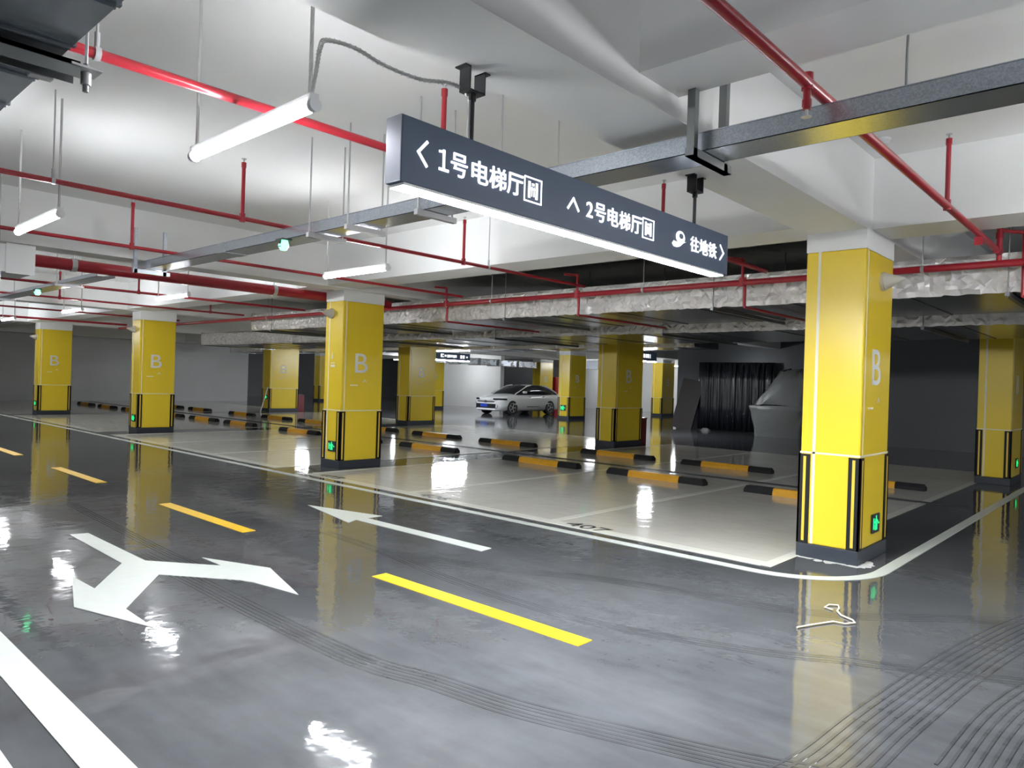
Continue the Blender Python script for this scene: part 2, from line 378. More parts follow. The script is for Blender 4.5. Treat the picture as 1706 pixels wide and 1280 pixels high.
# ------------------------------------------------------------------ pillars
def make_pillar(x0, y0, w, d, label, top=2.93, ytop=2.75, letter=True, side=False):
    t = thing('pillar', label, 'pillar', (x0, y0, 0), 0, 'yellow pillars')
    MB().box(-.012, w+.012, -.012, d+.012, 0, .125).build('plinth', M['plinth'], t, .004)
    MB().box(0, w, 0, d, .125, ytop).build('shaft', M['yellow'], t, .012)
    MB().box(-.002, w+.002, -.002, d+.002, ytop, top).build('top_band', M['white'], t)
    # pale grout lines
    g = MB()
    g.box(-.003, w+.003, -.003, d+.003, .942, .958)
    g.box(-.003, .02, d-.13, d-.105, .13, ytop)
    g.box(.055, .072, -.003, .02, .13, ytop)
    g.build('grout_line', M['pale'], t)
    for cx, cy, sx, sy in ((0, 0, 1, 1), (w, 0, -1, 1), (0, d, 1, -1), (w, d, -1, -1)):
        gm = MB()
        gm.box(*sorted((cx-sx*.012, cx+sx*.09)), *sorted((cy-sy*.012, cy+sy*.004)), .128, .935)
        gm.box(*sorted((cx-sx*.012, cx+sx*.004)), *sorted((cy-sy*.012, cy+sy*.09)), .128, .935)
        go = gm.build('corner_guard', M['rubber'], t)
        MB().box(*sorted((cx+sx*.032, cx+sx*.056)), *sorted((cy-sy*.012, cy-sy*.0145)), .15, .915).build('guard_stripe', M['stripe'], go)
        MB().box(*sorted((cx-sx*.012, cx-sx*.0145)), *sorted((cy+sy*.032, cy+sy*.056)), .15, .915).build('guard_stripe', M['stripe'], go)
    if letter:
        c = w*.47
        fit_text('letter_b', 'B', M['pale'] if False else M['cap'], t, c-.125, c+.125, 1.58, 1.90, plane_negY(-.001), .003)
        m = MB()
        m.add([(c+.03, -.004, 1.42), (c+.075, -.004, 1.475), (c+.12, -.004, 1.42), (c+.10, -.004, 1.42), (c+.075, -.004, 1.45), (c+.05, -.004, 1.42)], [(0, 1, 4, 5), (1, 2, 3, 4)])
        m.build('direction_mark', M['pale'], t, fix=False)
        MB().box(c-.21, c-.06, -.003, 0, 1.36, 1.378).build('small_caption', M['pale'], t)
        if side:
          m = MB()
          m.add([(-.004, d*.52, 1.80), (-.004, d*.62, 1.80), (-.004, d*.52, 1.92)], [(0, 1, 2)])
          m.build('side_arrow', M['cap'], t, fix=False)
          MB().box(-.003, 0, d*.40, d*.64, 1.66, 1.70).box(-.003, 0, d*.40, d*.64, 1.72, 1.735).build('side_caption', M['pale'], t)
    return t
P_ = {}
P_['A0'] = make_pillar(*PA[0], .82, .51, 'largest yellow pillar, in the right foreground beside the curved white line', ytop=2.765)
P_['A1'] = make_pillar(*PA[1], .82, .50, 'yellow pillar with a bright lamp over its white top, left of centre', side=True)
P_['A2'] = make_pillar(*PA[2], .84, .50, 'third yellow pillar along the lane edge line, left of the second', ytop=2.73)
P_['A3'] = make_pillar(*PA[3], .92, .50, 'leftmost yellow pillar, standing before the pale back wall', ytop=2.73)
P_['B0'] = make_pillar(*PB[0], 1.2, .5, 'yellow pillar cut by the right edge of the picture')
P_['B1'] = make_pillar(*PB[1], 1.2, .55, 'middle back row pillar right of the white car, red box at its foot')
P_['B2'] = make_pillar(*PB[2], 1.15, .6, 'dim brownish back row pillar just right of the second pillar')
P_['B3'] = make_pillar(*PB[3], 1.3, .6, 'back row pillar between the third pillar and the second one')
P_['C1'] = make_pillar(24.4, 19.0, 1.15, .6, 'yellow pillar hiding the rear end of the white car')
P_['C2'] = make_pillar(24.5, 28.4, 1.2, .6, 'yellow pillar under the distant black sign, left of the white car')
P_['D1'] = make_pillar(32.5, 19.3, 1.2, .6, 'far yellow pillar beside the dark store wall, under the small sign')
P_['D2'] = make_pillar(32.6, 27.6, 1.2, .6, 'far yellow pillar rising behind the roof of the white car')
P_['C3'] = make_pillar(24.4, 38.2, 1.0, .6, 'smallest and farthest yellow pillar, under a distant lamp')

# cone fixtures near pillar tops
def cone_fix(loc, dirv, label):
    t = thing('cone_fixture', label, 'fixture', loc, 0, 'cone fixtures on the pillars')
    d = Vector(dirv)
    MB().cone((0, 0, 0), d*.03, .085, .085, 20).build('base_ring', M['cone'], t)
    MB().cone(d*.03, d*.19+Vector((0, 0, .015)), .08, .012, 20).build('cone_shell', M['cone'], t)
cone_fix((PA[0][0]+.47, PA[0][1], 2.53), (0, -1, 0), 'grey cone fixture near the top of the largest pillar')
cone_fix((PA[1][0], PA[1][1]+.33, 2.55), (-1, 0, 0), 'grey cone fixture on the left face of the second pillar')
cone_fix((PA[2][0], PA[2][1]+.33, 2.5), (-1, 0, 0), 'grey cone fixture on the left face of the third pillar')
cone_fix((PA[3][0], PA[3][1]+.33, 2.48), (-1, 0, 0), 'grey cone fixture on the left face of the leftmost pillar')

# green exit markers on the pillar feet
def exit_sign(loc, face, label, w=.21, h=.17):
    t = thing('exit_marker', label, 'exit sign', loc, 0, 'green exit markers on the pillars')
    if face == 'Y':
        MB().box(-w/2, w/2, -.018, -.003, 0, h).build('housing', M['plinth'], t)
        m = MB(); q = -.0195
        def b(x0, x1, z0, z1): m.box(x0*w, x1*w, q, -.018, z0*h, z1*h)
    else:
        MB().box(-.018, -.003, -w/2, w/2, 0, h).build('housing', M['plinth'], t)
        m = MB(); q = -.0195
        def b(x0, x1, z0, z1): m.box(q, -.018, -x1*w, -x0*w, z0*h, z1*h)
    b(-.05, .05, .78, .92); b(-.12, .10, .42, .75); b(-.24, -.10, .52, .62); b(.08, .22, .56, .66)
    b(-.16, -.05, .14, .44); b(.03, .14, .14, .44); b(.24, .40, .44, .54); b(-.40, -.28, .2, .8)
    m.build('glowing_pictogram', M['green'], t)
exit_sign((PA[0][0]+.47, PA[0][1], .235), 'Y', 'green exit marker low on the largest pillar')
exit_sign((PA[1][0], PA[1][1]+.20, .27), 'X', 'green exit marker low on the second pillar')
exit_sign((PA[2][0], PA[2][1]+.22, .27), 'X', 'green exit marker low on the third pillar')
exit_sign((PA[3][0], PA[3][1]+.22, .27), 'X', 'green exit marker low on the leftmost pillar')
exit_sign((PB[0][0]+.65, PB[0][1], .27), 'Y', 'green exit marker on the pillar at the right edge')
exit_sign((PB[3][0], PB[3][1]+.25, .5), 'X', 'green exit marker on the back row pillar left of the second pillar')
exit_sign((24.4, 19.3, .35), 'X', 'green exit marker on the pillar hiding the car rear', .3, .25)
exit_sign((24.5, 28.7, .35), 'X', 'green exit marker on the pillar under the distant sign', .3, .25)
# red extinguisher boxes behind back row pillars
for loc, lab in (((PB[1][0]+1.24, PB[1][1]+.05, 0), 'dark red extinguisher box at the foot of the middle back pillar'), ((PB[3][0]+1.34, PB[3][1]+.05, 0), 'dark red extinguisher box beside the back pillar left of the second pillar')):
    t = thing('extinguisher_box', lab, 'extinguisher box', loc, 0, 'red extinguisher boxes')
    MB().box(0, .3, 0, .45, 0, .66).build('case', M['dred'], t, .01)
    MB().box(.01, .31, -.01, .46, .66, .69).build('lid', M['dred'], t)
t = thing('fire_cabinet', 'tall red fire cabinet beyond the roof of the white car', 'fire cabinet', (33.95, 27.5, 0), 0)
MB().box(0, .7, 0, .3, 0, 1.9).build('case', M['red'], t); MB().box(.05, .65, -.02, 0, .9, 1.85).build('door', M['red'], t)

# ------------------------------------------------------------------ wheel stops
def make_stop():
    t = thing('wheel_stop', '', 'wheel stop', (0, 0, 0), 0, 'black and yellow wheel stops')
    def seg(y0, y1, chamfer0=0, chamfer1=0):
        m = MB(); prof = [(-.08, 0), (.08, 0), (.075, .05), (.05, .10), (-.05, .10), (-.075, .05)]
        n = len(prof); vs = []
        for y, c in ((y0, chamfer0), (y1, chamfer1)):
            for x, z in prof: vs.append((x, y+(c if z > .05 else 0), z))
        return m.add(vs, [tuple(range(n)), tuple(range(n, 2*n))]+[(i, (i+1) % n, n+(i+1) % n, n+i) for i in range(n)])
    seg(-.9, -.47, .03, 0).build('end_block', M['rubber'], t)
    mid = seg(-.47, .47)
    for k in range(9):
        y = -.42+k*.105
        mid.box(-.083, .083, y-.012, y+.012, .02, .04)
    mid.build('middle_block', M['yrubber'], t)
    seg(.47, .9, 0, -.03).build('end_block', M['rubber'], t)
    return t
stop0 = make_stop(); used = False
pn = ['largest right pillar', 'second pillar', 'third pillar', 'leftmost pillar']
bays = [[3.7, 6.16, 8.6], [11.75, 14.3, 16.85], [20.1, 22.5, 24.95], [28.4, 30.9, 33.4]]
bn = ['first', 'second', 'third']
for bi, ys in enumerate(bays):
    for k, y in enumerate(ys):
        for X, rn in ((10.22, 'front'), (12.74, 'back')):
            o = stop0 if not used else copy_tree(stop0); used = True
            o.location = (X+rnd.uniform(-.02, .02), y, .003); o.rotation_euler.z = R(rnd.uniform(-.6, .6))
            o['label'] = f'wheel stop in the {rn} row, {bn[k]} bay to the left of the {pn[bi]}'

# ------------------------------------------------------------------ lamps
def make_lamp():
    t = thing('tube_lamp', '', 'lamp', (0, 0, 0), 0, 'hanging tube lamps')
    d = MB().cyl((0, -.58, 0), (0, .58, 0), .026, 14).build('diffuser', M['tube'], t)
    MB().box(-.02, .02, -.6, .6, .018, .05).build('housing', M['cap'], t)
    for s in (-1, 1):
        MB().cyl((0, s*.58, 0), (0, s*.61, 0), .03, 14).build('end_cap', M['cap'], t)
        MB().cyl((0, s*.56, .05), (0, s*.56, 3.568-2.68), .009, 8).build('drop_rod', M['conduit'], t)
    return t
lamp0 = make_lamp(); used = False
lamps = [((1.71, 3.38, 2.68), 'brightest tube lamp, at upper left beside the black sign'),
         ((1.71, 6.9, 2.68), 'tube lamp at the left edge above the white boxed duct'),
         ((4.77, 6.82, 2.68), 'tube lamp in front of the white top of the second pillar'),
         ((4.77, 11.72, 2.68), 'tube lamp above the third pillar'),
         ((4.77, 16.6, 2.68), 'tube lamp above the leftmost pillar'),
         ((4.77, 21.5, 2.68), 'smallest tube lamp at the far left edge'),
         ((4.77, 25.7, 2.68), 'distant tube lamp beyond the leftmost pillar'),
         ((-3.3, 1.5, 2.68), 'added unseen tube lamp over the bays beside the viewpoint'),  # extra lamp out of view, put in as general fill
         ((4.9, -1.0, 2.68), 'added unseen tube lamp beside the tray end, outside the right edge'),  # added out of view to brighten the right-hand ceiling
         ((2.2, -1.3, 2.68), 'added unseen tube lamp over the crossing lane just right of the viewpoint'),  # unseen, added for more light on the near ceiling
         ((7.75, -5.0, 2.68), 'added unseen tube lamp at the far side of the crossing lane, outside the picture'),  # added fill for the right side, never in view
         ((6.15, -.7, 2.68), 'added unseen tube lamp over the crossing lane just outside the right edge'),  # put in just past the frame to lift the right ceiling
         ((16.2, -2.4, 2.68), 'added unseen tube lamp over the crossing lane at far right, outside the picture'),  # unseen, added to light the area above the right-hand ducts
         ((1.71, -3.6, 2.68), 'added unseen tube lamp over the crossing lane behind the viewpoint'),  # extra lamp behind the camera, added as ceiling fill
         ((5.2, -4.2, 2.68), 'added unseen tube lamp over the crossing lane right of the viewpoint'),  # added fill lamp, out of view
         ((7.75, -2.4, 2.68), 'added unseen tube lamp over the crossing lane right of the largest pillar'),  # added out of view, lights the right-hand side
         ((-3.3, 7, 2.68), 'added unseen tube lamp over the bays left of the lane'),  # extra fill lamp left of the view
         ((-3.3, 13, 2.68), 'added unseen tube lamp over the bays further left of the lane'),  # another unseen lamp added for fill from the left
         ((1.71, 14.6, 2.68), 'added unseen tube lamp over the left lane beyond the picture'),  # added past the left edge to spread more light
         ((24.0, 41, 2.68), 'distant tube lamp over the farthest pillar'),
         ((19.0, 31, 2.68), 'tube lamp over the back lane, hidden by ducts'),
         ((21.5, 25.2, 2.68), 'tube lamp over the back lane before the white car'),
         ((27.5, 29.6, 2.68), 'tube lamp beyond the white car near the pale wall'),
         ((30.0, 19.7, 2.68), 'tube lamp left of the small far sign'),
         ((35.2, 20.5, 2.68), 'tube lamp lighting the pale service wall'),
         ((35.6, 25.7, 2.68), 'tube lamp by the grey doors of the service wall'),
         ((28.0, 35.0, 2.68), 'tube lamp behind the pale inner wall'),
         ]
for loc, lab in lamps:
    o = lamp0 if not used else copy_tree(lamp0); used = True
    o.location = loc; o['label'] = lab

# flexible conduit from the lamp to the sign post
cab = [(1.70, 2.80, 2.70), (1.70, 2.76, 2.82), (1.69, 2.72, 2.90), (1.67, 2.64, 2.905), (1.77, 2.58, 2.89), (1.90, 2.55, 2.855), (2.07, 2.51, 2.84), (2.19, 2.47, 2.855), (2.27, 2.44, 2.84), (2.295, 2.415, 2.79)]
cab = [Vector(p) for p in cab]; fine = []
for i in range(len(cab)-1):
    p0 = cab[max(i-1, 0)]; p1 = cab[i]; p2 = cab[i+1]; p3 = cab[min(i+2, len(cab)-1)]
    for s in range(12):
        u = s/12; fine.append(.5*((2*p1)+(p2-p0)*u+(2*p0-5*p1+4*p2-p3)*u*u+(3*p1-p0-3*p2+p3)*u**3))
fine.append(cab[-1])
cb = MB().tube(fine, .0085, 8)
for i in range(0, len(fine)-1, 2):
    d = (fine[i+1]-fine[i]).normalized(); cb.cone(fine[i]-d*.0025, fine[i]+d*.0025, .011, .011, 8)
tag(cb.build('flexible_conduit', M['conduit']), 'white corrugated conduit arching from the bright lamp to the sign post', 'conduit')

# ------------------------------------------------------------------ the hanging sign
S0, S1, SY, SB, ST = 1.86, 4.81, 2.36, 2.315, 2.593
t = thing('hanging_sign', 'long black hanging direction sign with white Chinese lettering', 'sign', (0, SY, 0))
MB().box(S0, S1, 0, .10, SB, ST).build('sign_box', [M['sign']], t, .004)
MB().box(S0-.004, S0, .002, .098, SB+.002, ST-.002).build('end_plate', M['signend'], t)
MB().box(S1, S1+.004, .002, .098, SB+.002, ST-.002).build('end_plate', M['signend'], t)
ls = MB().box(S0+.02, S1-.05, .003, .094, SB-.012, SB, 1)
ls.box(S0+.022, S1-.052, .004, .093, SB-.0135, SB-.012, 0)
ls.build('light_strip', [M['strip'], M['cap']], t)
for x in (2.30, 4.405):
    p = MB().cyl((x, .05, ST), (x, .05, SOF-.10), .012, 12).build('hanging_post', M['black'], t)
    br = MB()
    br.box(x-.05, x-.044, .015, .085, SOF-.105, SOF); br.box(x+.044, x+.05, .015, .085, SOF-.105, SOF)
    br.box(x-.05, x+.05, .015, .085, SOF-.108, SOF-.102)
    br.box(x-.08, x-.044, .015, .085, SOF-.006, SOF); br.box(x+.044, x+.08, .015, .085, SOF-.006, SOF)
    br.cyl((x, .05, SOF-.14), (x, .05, SOF-.10), .018, 12)
    br.build('ceiling_bracket', M['black'], p)
PM = plane_negY(-.0045)
def glyph(name, body, x0, x1, z0, z1, bold=.005): fit_text(name, body, M['glyph'], t, x0, x1, z0, z1, PM, .003, bold)
def bars(name, lst):
    m = MB()
    for (x0, z0), (x1, z1), wd in lst:
        d = Vector((x1-x0, z1-z0)).normalized(); n = Vector((-d.y, d.x))*wd/2; e = d*wd*.35
        q = [(x0-e.x+n.x, z0-e.y+n.y), (x0-e.x-n.x, z0-e.y-n.y), (x1+e.x-n.x, z1+e.y-n.y), (x1+e.x+n.x, z1+e.y+n.y)]
        vs = [(a, -.001, b) for a, b in q]+[(a, -.0045, b) for a, b in q]
        m.add(vs, [(0, 1, 2, 3), (4, 5, 6, 7), (0, 1, 5, 4), (1, 2, 6, 5), (2, 3, 7, 6), (3, 0, 4, 7)])
    return m.build(name, M['glyph'], t)
bars('left_chevron', [((1.995, 2.508), (1.948, 2.457), .013), ((1.948, 2.457), (1.995, 2.406), .013)])
bars('lettering', [((2.092, 2.497), (2.092, 2.414), .013), ((2.066, 2.489), (2.092, 2.493), .010), ((2.068, 2.414), (2.118, 2.414), .012)])
for ch, a, b in (('号', 2.133, 2.232), ('电', 2.26, 2.366), ('梯', 2.375, 2.488), ('厅', 2.497, 2.607)): glyph('lettering', ch, a, b, 2.402, 2.505)
def lift(x0, x1, z0, z1, name):
    w = .007; W = x1-x0; H = z1-z0; cx = (x0+x1)/2
    bars(name, [((x0, z0), (x1, z0), w), ((x0, z1), (x1, z1), w), ((x0, z0), (x0, z1), w), ((x1, z0), (x1, z1), w),
         ((x0+.28*W, z0+.2*H), (x0+.28*W, z1-.2*H), .016), ((x1-.28*W, z0+.2*H), (x1-.28*W, z1-.2*H), .016),
         ((cx-.008, z0+.25*H), (cx-.008, z0+.62*H), .005), ((cx+.008, z0+.25*H), (cx+.008, z0+.62*H), .005), ((cx-.012, z0+.55*H), (cx+.012, z0+.55*H), .006), ((cx-.004, z0+.74*H), (cx+.004, z0+.74*H), .012)])
lift(2.622, 2.748, 2.395, 2.512, 'lift_symbol')
bars('up_chevron', [((2.967, 2.425), (3.012, 2.482), .013), ((3.012, 2.482), (3.058, 2.425), .013)])
glyph('lettering', '2', 3.125, 3.182, 2.41, 2.492)
for ch, a, b in (('号', 3.203, 3.302), ('电', 3.325, 3.428), ('梯', 3.44, 3.55), ('厅', 3.563, 3.672)): glyph('lettering', ch, a, b, 2.402, 2.503)
lift(3.69, 3.812, 2.394, 2.510, 'lift_symbol')
for ch, a, b in (('往', 4.268, 4.378), ('地', 4.39, 4.505), ('铁', 4.518, 4.632)): glyph('lettering', ch, a, b, 2.402, 2.502)
bars('right_chevron', [((4.69, 2.507), (4.742, 2.457), .012), ((4.742, 2.457), (4.69, 2.407), .012)])
m = MB(); cx, cz = 4.135, 2.468; k = 28; ring = []
for i in range(k):
    a = 2*math.pi*i/k; ring.append((cx+.058*math.cos(a), cz+.040*math.sin(a), cx+.010+.028*math.cos(a), cz+.008+.018*math.sin(a)))
vs = [(a, -.0045, b) for a, b, _, _ in ring]+[(a, -.0045, b) for _, _, a, b in ring]
m.add(vs, [(i, (i+1) % k, k+(i+1) % k, k+i) for i in range(k)])
sw = [(4.03, 2.415), (4.05, 2.435), (4.10, 2.432), (4.15, 2.440), (4.21, 2.449), (4.175, 2.436), (4.13, 2.408), (4.09, 2.398), (4.05, 2.399)]
m.add([(a, -.0046, b) for a, b in sw], [tuple(range(len(sw)))])
m.build('metro_emblem', M['glyph'], t, fix=False)

# distant signs over the back lane
def far_sign(loc, L, label, words):
    t = thing('hanging_sign', label, 'sign', loc, 0, 'small distant signs')
    MB().box(0, L, 0, .10, 0, .3).build('sign_box', M['sign'], t)
    MB().box(.02, L-.02, .01, .09, -.03, 0).build('light_strip', M['strip'], t)
    for x in (.3*L, .8*L): MB().cyl((x, .05, .3), (x, .05, CEIL-loc[2]), .015, 8).build('hanging_post', M['black'], t)
    m = MB()
    for a, b, c, d in words: m.box(a, b, -.004, 0, c, d)
    m.build('blurred_lettering', M['glyph'], t)
far_sign((18.3, 21.7, 2.33), 2.75, 'distant black sign with a light strip left of the white car',
         [(1.12, 1.2, .1, .24), (1.22, 1.28, .1, .14), (1.22, 1.28, .2, .24), (1.33, 1.42, .13, .2)]+[(1.47+.11*i, 1.55+.11*i, .10+.01*(i % 3), .21) for i in range(5)]+[(2.2, 2.3, .09, .22), (2.34, 2.44, .09, .22), (2.54, 2.62, .12, .18)])
far_sign((19.1, 12.5, 2.33), 1.55, 'small black sign right of the middle back pillar',
         [(.62, .72, .12, .2), (.75, .84, .1, .22), (.88, .97, .1, .22), (1.0, 1.08, .1, .22), (1.14, 1.17, .09, .22)])

# ------------------------------------------------------------------ cable tray
t = thing('cable_tray', 'galvanised cable tray running over the lane past the black sign', 'cable tray', (3.45, 0, 2.75))
tr = MB()
tr.box(0, .004, -4, 9.75, 0, .095); tr.box(.23, .234, -4, 9.75, 0, .095); tr.box(0, .234, -4, 9.75, 0, .004)
tr.box(-.004, .238, -4, 9.75, .095, .099)
tr.build('trough', M['galv'], t)
for y in (3.55, 7.3): MB().box(-.006, .24, y-.08, y+.08, -.004, .10).build('joint_plate', M['galv'], t)
def tray_hanger(y, rods=True, parent=t):
    h = MB()
    h.box(-.07, .32, y-.02, y+.02, -.045, -.004)
    for x in (-.05, .29):
        h.cyl((x, y, -.045), (x, y, CEIL-2.75), .007, 8)
    h.build('rod_hanger', M['rod'], parent)
for y in (3.6, 4.1, 4.98, 5.55): tray_hanger(y)
h = MB(); y = 1.87
h.box(-.11, .33, y-.022, y+.022, -.05, -.004); h.box(-.11, .33, y-.022, y+.022, -.05, -.046)
h.box(-.10, -.06, y-.022, y+.022, -.05, SOF+.64-2.75); h.box(.245, .285, y-.022, y+.022, -.05, CEIL-2.75)
h.build('strut_hanger', M['strut'], t)
MB().tube([(.17, .93, .09), (.168, .93, .3), (.19, .93, .6), (.185, .93, CEIL-2.752)], .006, 6).build('hanging_wire', M['strut'], t)
h = MB(); y = 9.4
h.box(-.11, .33, y-.022, y+.022, -.05, -.004); h.box(-.10, -.06, y-.022, y+.022, -.05, .5); h.box(.245, .285, y-.022, y+.022, -.05, .5)
h.build('strut_hanger', M['galv'], t)
t2 = thing('cable_tray', 'galvanised cable tray continuing below the big red main at far left', 'cable tray', (3.45, 0, 2.79))
tr = MB().box(0, .004, 11.0, 22, 0, .058).box(.23, .234, 11.0, 22, 0, .058).box(0, .234, 11.0, 22, 0, .004)
tr.build('trough', M['galv'], t2)
for y in (12.6, 16.5): 
    h = MB().box(-.07, .32, y-.02, y+.02, -.03, 0).cyl((-.05, y, -.03), (-.05, y, .778), .007, 8).cyl((.29, y, -.03), (.29, y, .778), .007, 8)
    h.build('rod_hanger', M['rod'], t2)

# green indicator lamps under the tray
def indicator(loc, label):
    t = thing('indicator_light', label, 'indicator light', loc, 0, 'green indicator lights')
    MB().box(-.05, .05, -.06, .06, -.012, 0).box(-.045, -.035, -.02, .02, -.075, -.012).build('bracket', M['plinth'], t)
    MB().cone((0, 0, -.012), (0, 0, -.06), .036, .05, 14).cone((0, 0, -.06), (0, 0, -.10), .05, .028, 14).build('dome', M['dome'], t)
indicator((3.45, 6.06, 2.75), 'green indicator light under the tray, left of the second pillar')
indicator((3.45, 13.8, 2.79), 'green indicator light at far left above the third pillar')
indicator((19.2, 14.2, 2.75), 'green indicator light left of the middle back pillar top')

# ------------------------------------------------------------------ sprinkler pipes
def sprinkler(parent, x, y, z, up, r=.017):
    top = CEIL-.15 if up else z-.15
    s = MB().cyl((x, y, z), (x, y, top-.03 if up else top+.03), r, 12)
    s.cyl((x, y, top-.075 if up else top+.045), (x, y, top-.03 if up else top+.075), r*1.25, 12)
    s.cyl((x, y, z-.03), (x, y, z+.045), r*1.5, 12)
    o = s.build('riser', M['red'], parent)
    q = MB(); sg = 1 if up else -1; b = top-.03 if up else top+.03
    q.cyl((x, y, b), (x, y, b+sg*.03), .008, 8); q.cyl((x, y, b+sg*.03), (x, y, b+sg*.034), .022, 12)
    q.build('sprinkler_head', M['rod'], o)
def pipe_x(y, z, x0, x1, r, label, ups=(), downs=(), hangs=(), mat='red'):
    t = thing('sprinkler_pipe', label, 'pipe', (0, 0, 0), 0, 'red sprinkler branch pipes')
    MB().cyl((x0, y, z), (x1, y, z), r, 16).build('pipe_run', M[mat], t)
    for x in ups: sprinkler(t, x, y, z, True)
    for x in downs: sprinkler(t, x, y, z, False)
    for x in hangs:
        h = MB().cyl((x, y, z+r), (x, y, CEIL-.002), .006, 8)
        h.cyl((x-.012, y, z), (x+.012, y, z), r+.006, 16).cyl((x, y, z+r), (x, y, z+r+.07), .012, 8)
        h.build('pipe_clamp', M['rod'], t)
    return t
p0 = pipe_x(1.25, 2.895, -3, 8.2, .027, 'red pipe crossing above the tray at upper right', ups=(6.03,), downs=(3.28,))
MB().box(7.2, 7.24, 1.22, 1.28, 2.80, 2.87).build('drain_plug', M['red'], p0)
e = MB().cyl((8.05, 1.25, 2.895), (8.2, 1.25, 2.895), .037, 14).cyl((8.2, 1.25, 2.75), (8.2, 1.25, 3.2), .024, 12).cyl((8.2, 1.25, 3.02), (8.2, 1.25, 3.08), .032, 12)
e.cyl((8.2, 1.25, 3.1), (8.42, 1.08, 3.1), .018, 10).cyl((8.42, 1.08, 3.12), (8.42, 1.08, 2.49), .018, 10).cyl((8.42, 1.08, 2.49), (10.4, 1.08, 2.49), .018, 10)
e.build('riser_elbow', M['red'], p0)
pipe_x(3.53, 2.89, -3, 8.2, .024, 'red pipe passing behind the left end of the black sign', ups=(.3, 3.12, 5.86), hangs=(1.08, 4.3))
pipe_x(6.17, 2.89, -3, 8.2, .02, 'long red pipe dipping behind the second pillar lamp', ups=(.5, 3.10, 5.83), hangs=(1.62, 6.25))
pipe_x(8.68, 2.89, -3, 8.2, .02, 'red pipe just above the big red fire main', ups=(3.07,), hangs=(5.6,))
pipe_x(13.47, 2.876, -3, 8.2, .022, 'dark red pipe behind the tube lamp over the third pillar', ups=(4.9,))
pipe_x(16.1, 2.876, -3, 8.2, .02, 'dark red pipe crossing in front of the third pillar top', ups=(4.4, 7.4))
pipe_x(19.65, 2.876, -3, 8.2, .02, 'dark red pipe above the leftmost pillar', ups=(3.9,))
pipe_x(23.4, 2.87, -3, 8.2, .03, 'farthest dark red pipe at the left edge', ups=())
t = thing('fire_main', 'thick red fire main running across the ceiling at left', 'pipe', (0, 0, 0))
MB().cyl((-3, 10.62, 2.85), (8.2, 10.62, 2.85), .078, 24).build('pipe_run', M['red'], t)
for x in (3.05, 5.9):
    MB().cyl((x-.03, 10.62, 2.85), (x+.03, 10.62, 2.85), .088, 20).cyl((x, 10.62, 2.93), (x, 10.62, CEIL-.002), .007, 8).build('pipe_clamp', M['rod'], t)
# main along the foil duct
t = thing('sprinkler_main', 'long red main pipe running along the foil duct', 'pipe', (8.2, 0, 2.78))
MB().cyl((0, -6, 0), (0, 24, 0), .036, 18).build('pipe_run', M['red'], t)
for y, drop in ((9.07, True), (6.3, True), (3.82, True)):
    b = MB().cyl((0, y, -.0), (0, y, .28), .018, 10).cyl((0, y, .28), (-.18, y+.1, .28), .018, 10)
    b.cyl((.0, y-.03, .05), (.0, y-.03, -.29), .02, 10).cyl((0, y-.03, -.29), (2.4, y-.03, -.29), .017, 10)
    b.cyl((0, y, -.05), (0, y, .06), .046, 14)
    b.build('branch', M['red'], t)
for y in (1.9, 5.2, 8.0, 11.0, 15.0):
    MB().cyl((0, y, .03), (0, y, CEIL-2.782), .006, 8).cyl((0, y-.015, 0), (0, y+.015, 0), .042, 16).build('pipe_clamp', M['rod'], t)

t = thing('smoke_detector', 'small white round detector on the ceiling at right', 'smoke detector', (6.3, 1.77, 3.569))
MB().cyl((0, 0, 0), (0, 0, -.02), .055, 20).cone((0, 0, -.02), (0, 0, -.045), .05, .03, 20).build('detector_body', M['cap'], t)
# ------------------------------------------------------------------ ducts
def wrinkled(x0, x1, y0, y1, z0, z1, name, parent, ny, amp=.013):
    m = MB(); nz = max(5, int((z1-z0)/.045)); vs = []
    for i in range(ny+1):
        y = y0+(y1-y0)*i/ny
        big = .012*math.sin(y*5.1)+.01*math.sin(y*11.7+1)
        for k in range(nz+1):
            z = z0+(z1-z0)*k/nz
            inner = 0 < k < nz
            vs.append((x0-(abs(big)+rnd.uniform(0, amp*2.6) if inner else rnd.uniform(0, .004)), y+(rnd.uniform(-.012, .012) if 0 < i < ny else 0), z+(rnd.uniform(-.01, .01) if inner else (rnd.uniform(-.012, .004) if k == 0 else 0))))
    n = nz+1; fs = []
    for i in range(ny):
        for k in range(nz):
            q = (i*n+k, (i+1)*n+k, (i+1)*n+k+1, i*n+k+1)
            fs += [(q[0], q[1], q[2]), (q[0], q[2], q[3])] if rnd.random() < .5 else [(q[0], q[1], q[3]), (q[1], q[2], q[3])]
    m.add(vs, fs, 0, False)
    return m.build(name, M['foil'], parent)
def foil_duct(x0, x1, y0, y1, z0, z1, label, hy):
    t = thing('foil_duct', label, 'duct', (0, 0, 0))
    f = MB().box(x0+.01, x1, y0, y1, z0+.004, z1)
    wrinkled(x0, x1, y0, y1, z0, z1, 'foil_wrap', t, int((y1-y0)*20))
    y = y0+.6
    while y < y1: f.box(x0+.01, x1, y-.012, y+.012, z0-.004, z0+.004); y += 1.25
    f.build('sheet_body', M['darkduct'], t)
    MB().box(x0-.02, x1+.02, y1, y1+.03, z0-.02, z1+.02).build('end_flange', M['galv'], t)
    for y in hy:
        h = MB().box(x0-.12, x1+.08, y-.02, y+.02, z0-.05, z0-.008)
        for x in (x0-.09, x1+.05): h.cyl((x, y, z0-.06), (x, y, CEIL), .007, 8)
        h.build('trapeze_hanger', M['strut'], t)
    return t
foil_duct(8.5, 10.6, -6, 16.25, 2.54, 2.93, 'long foil wrapped duct behind the red main pipe', (1.2, 4.3, 7.9, 11.6, 15.2))
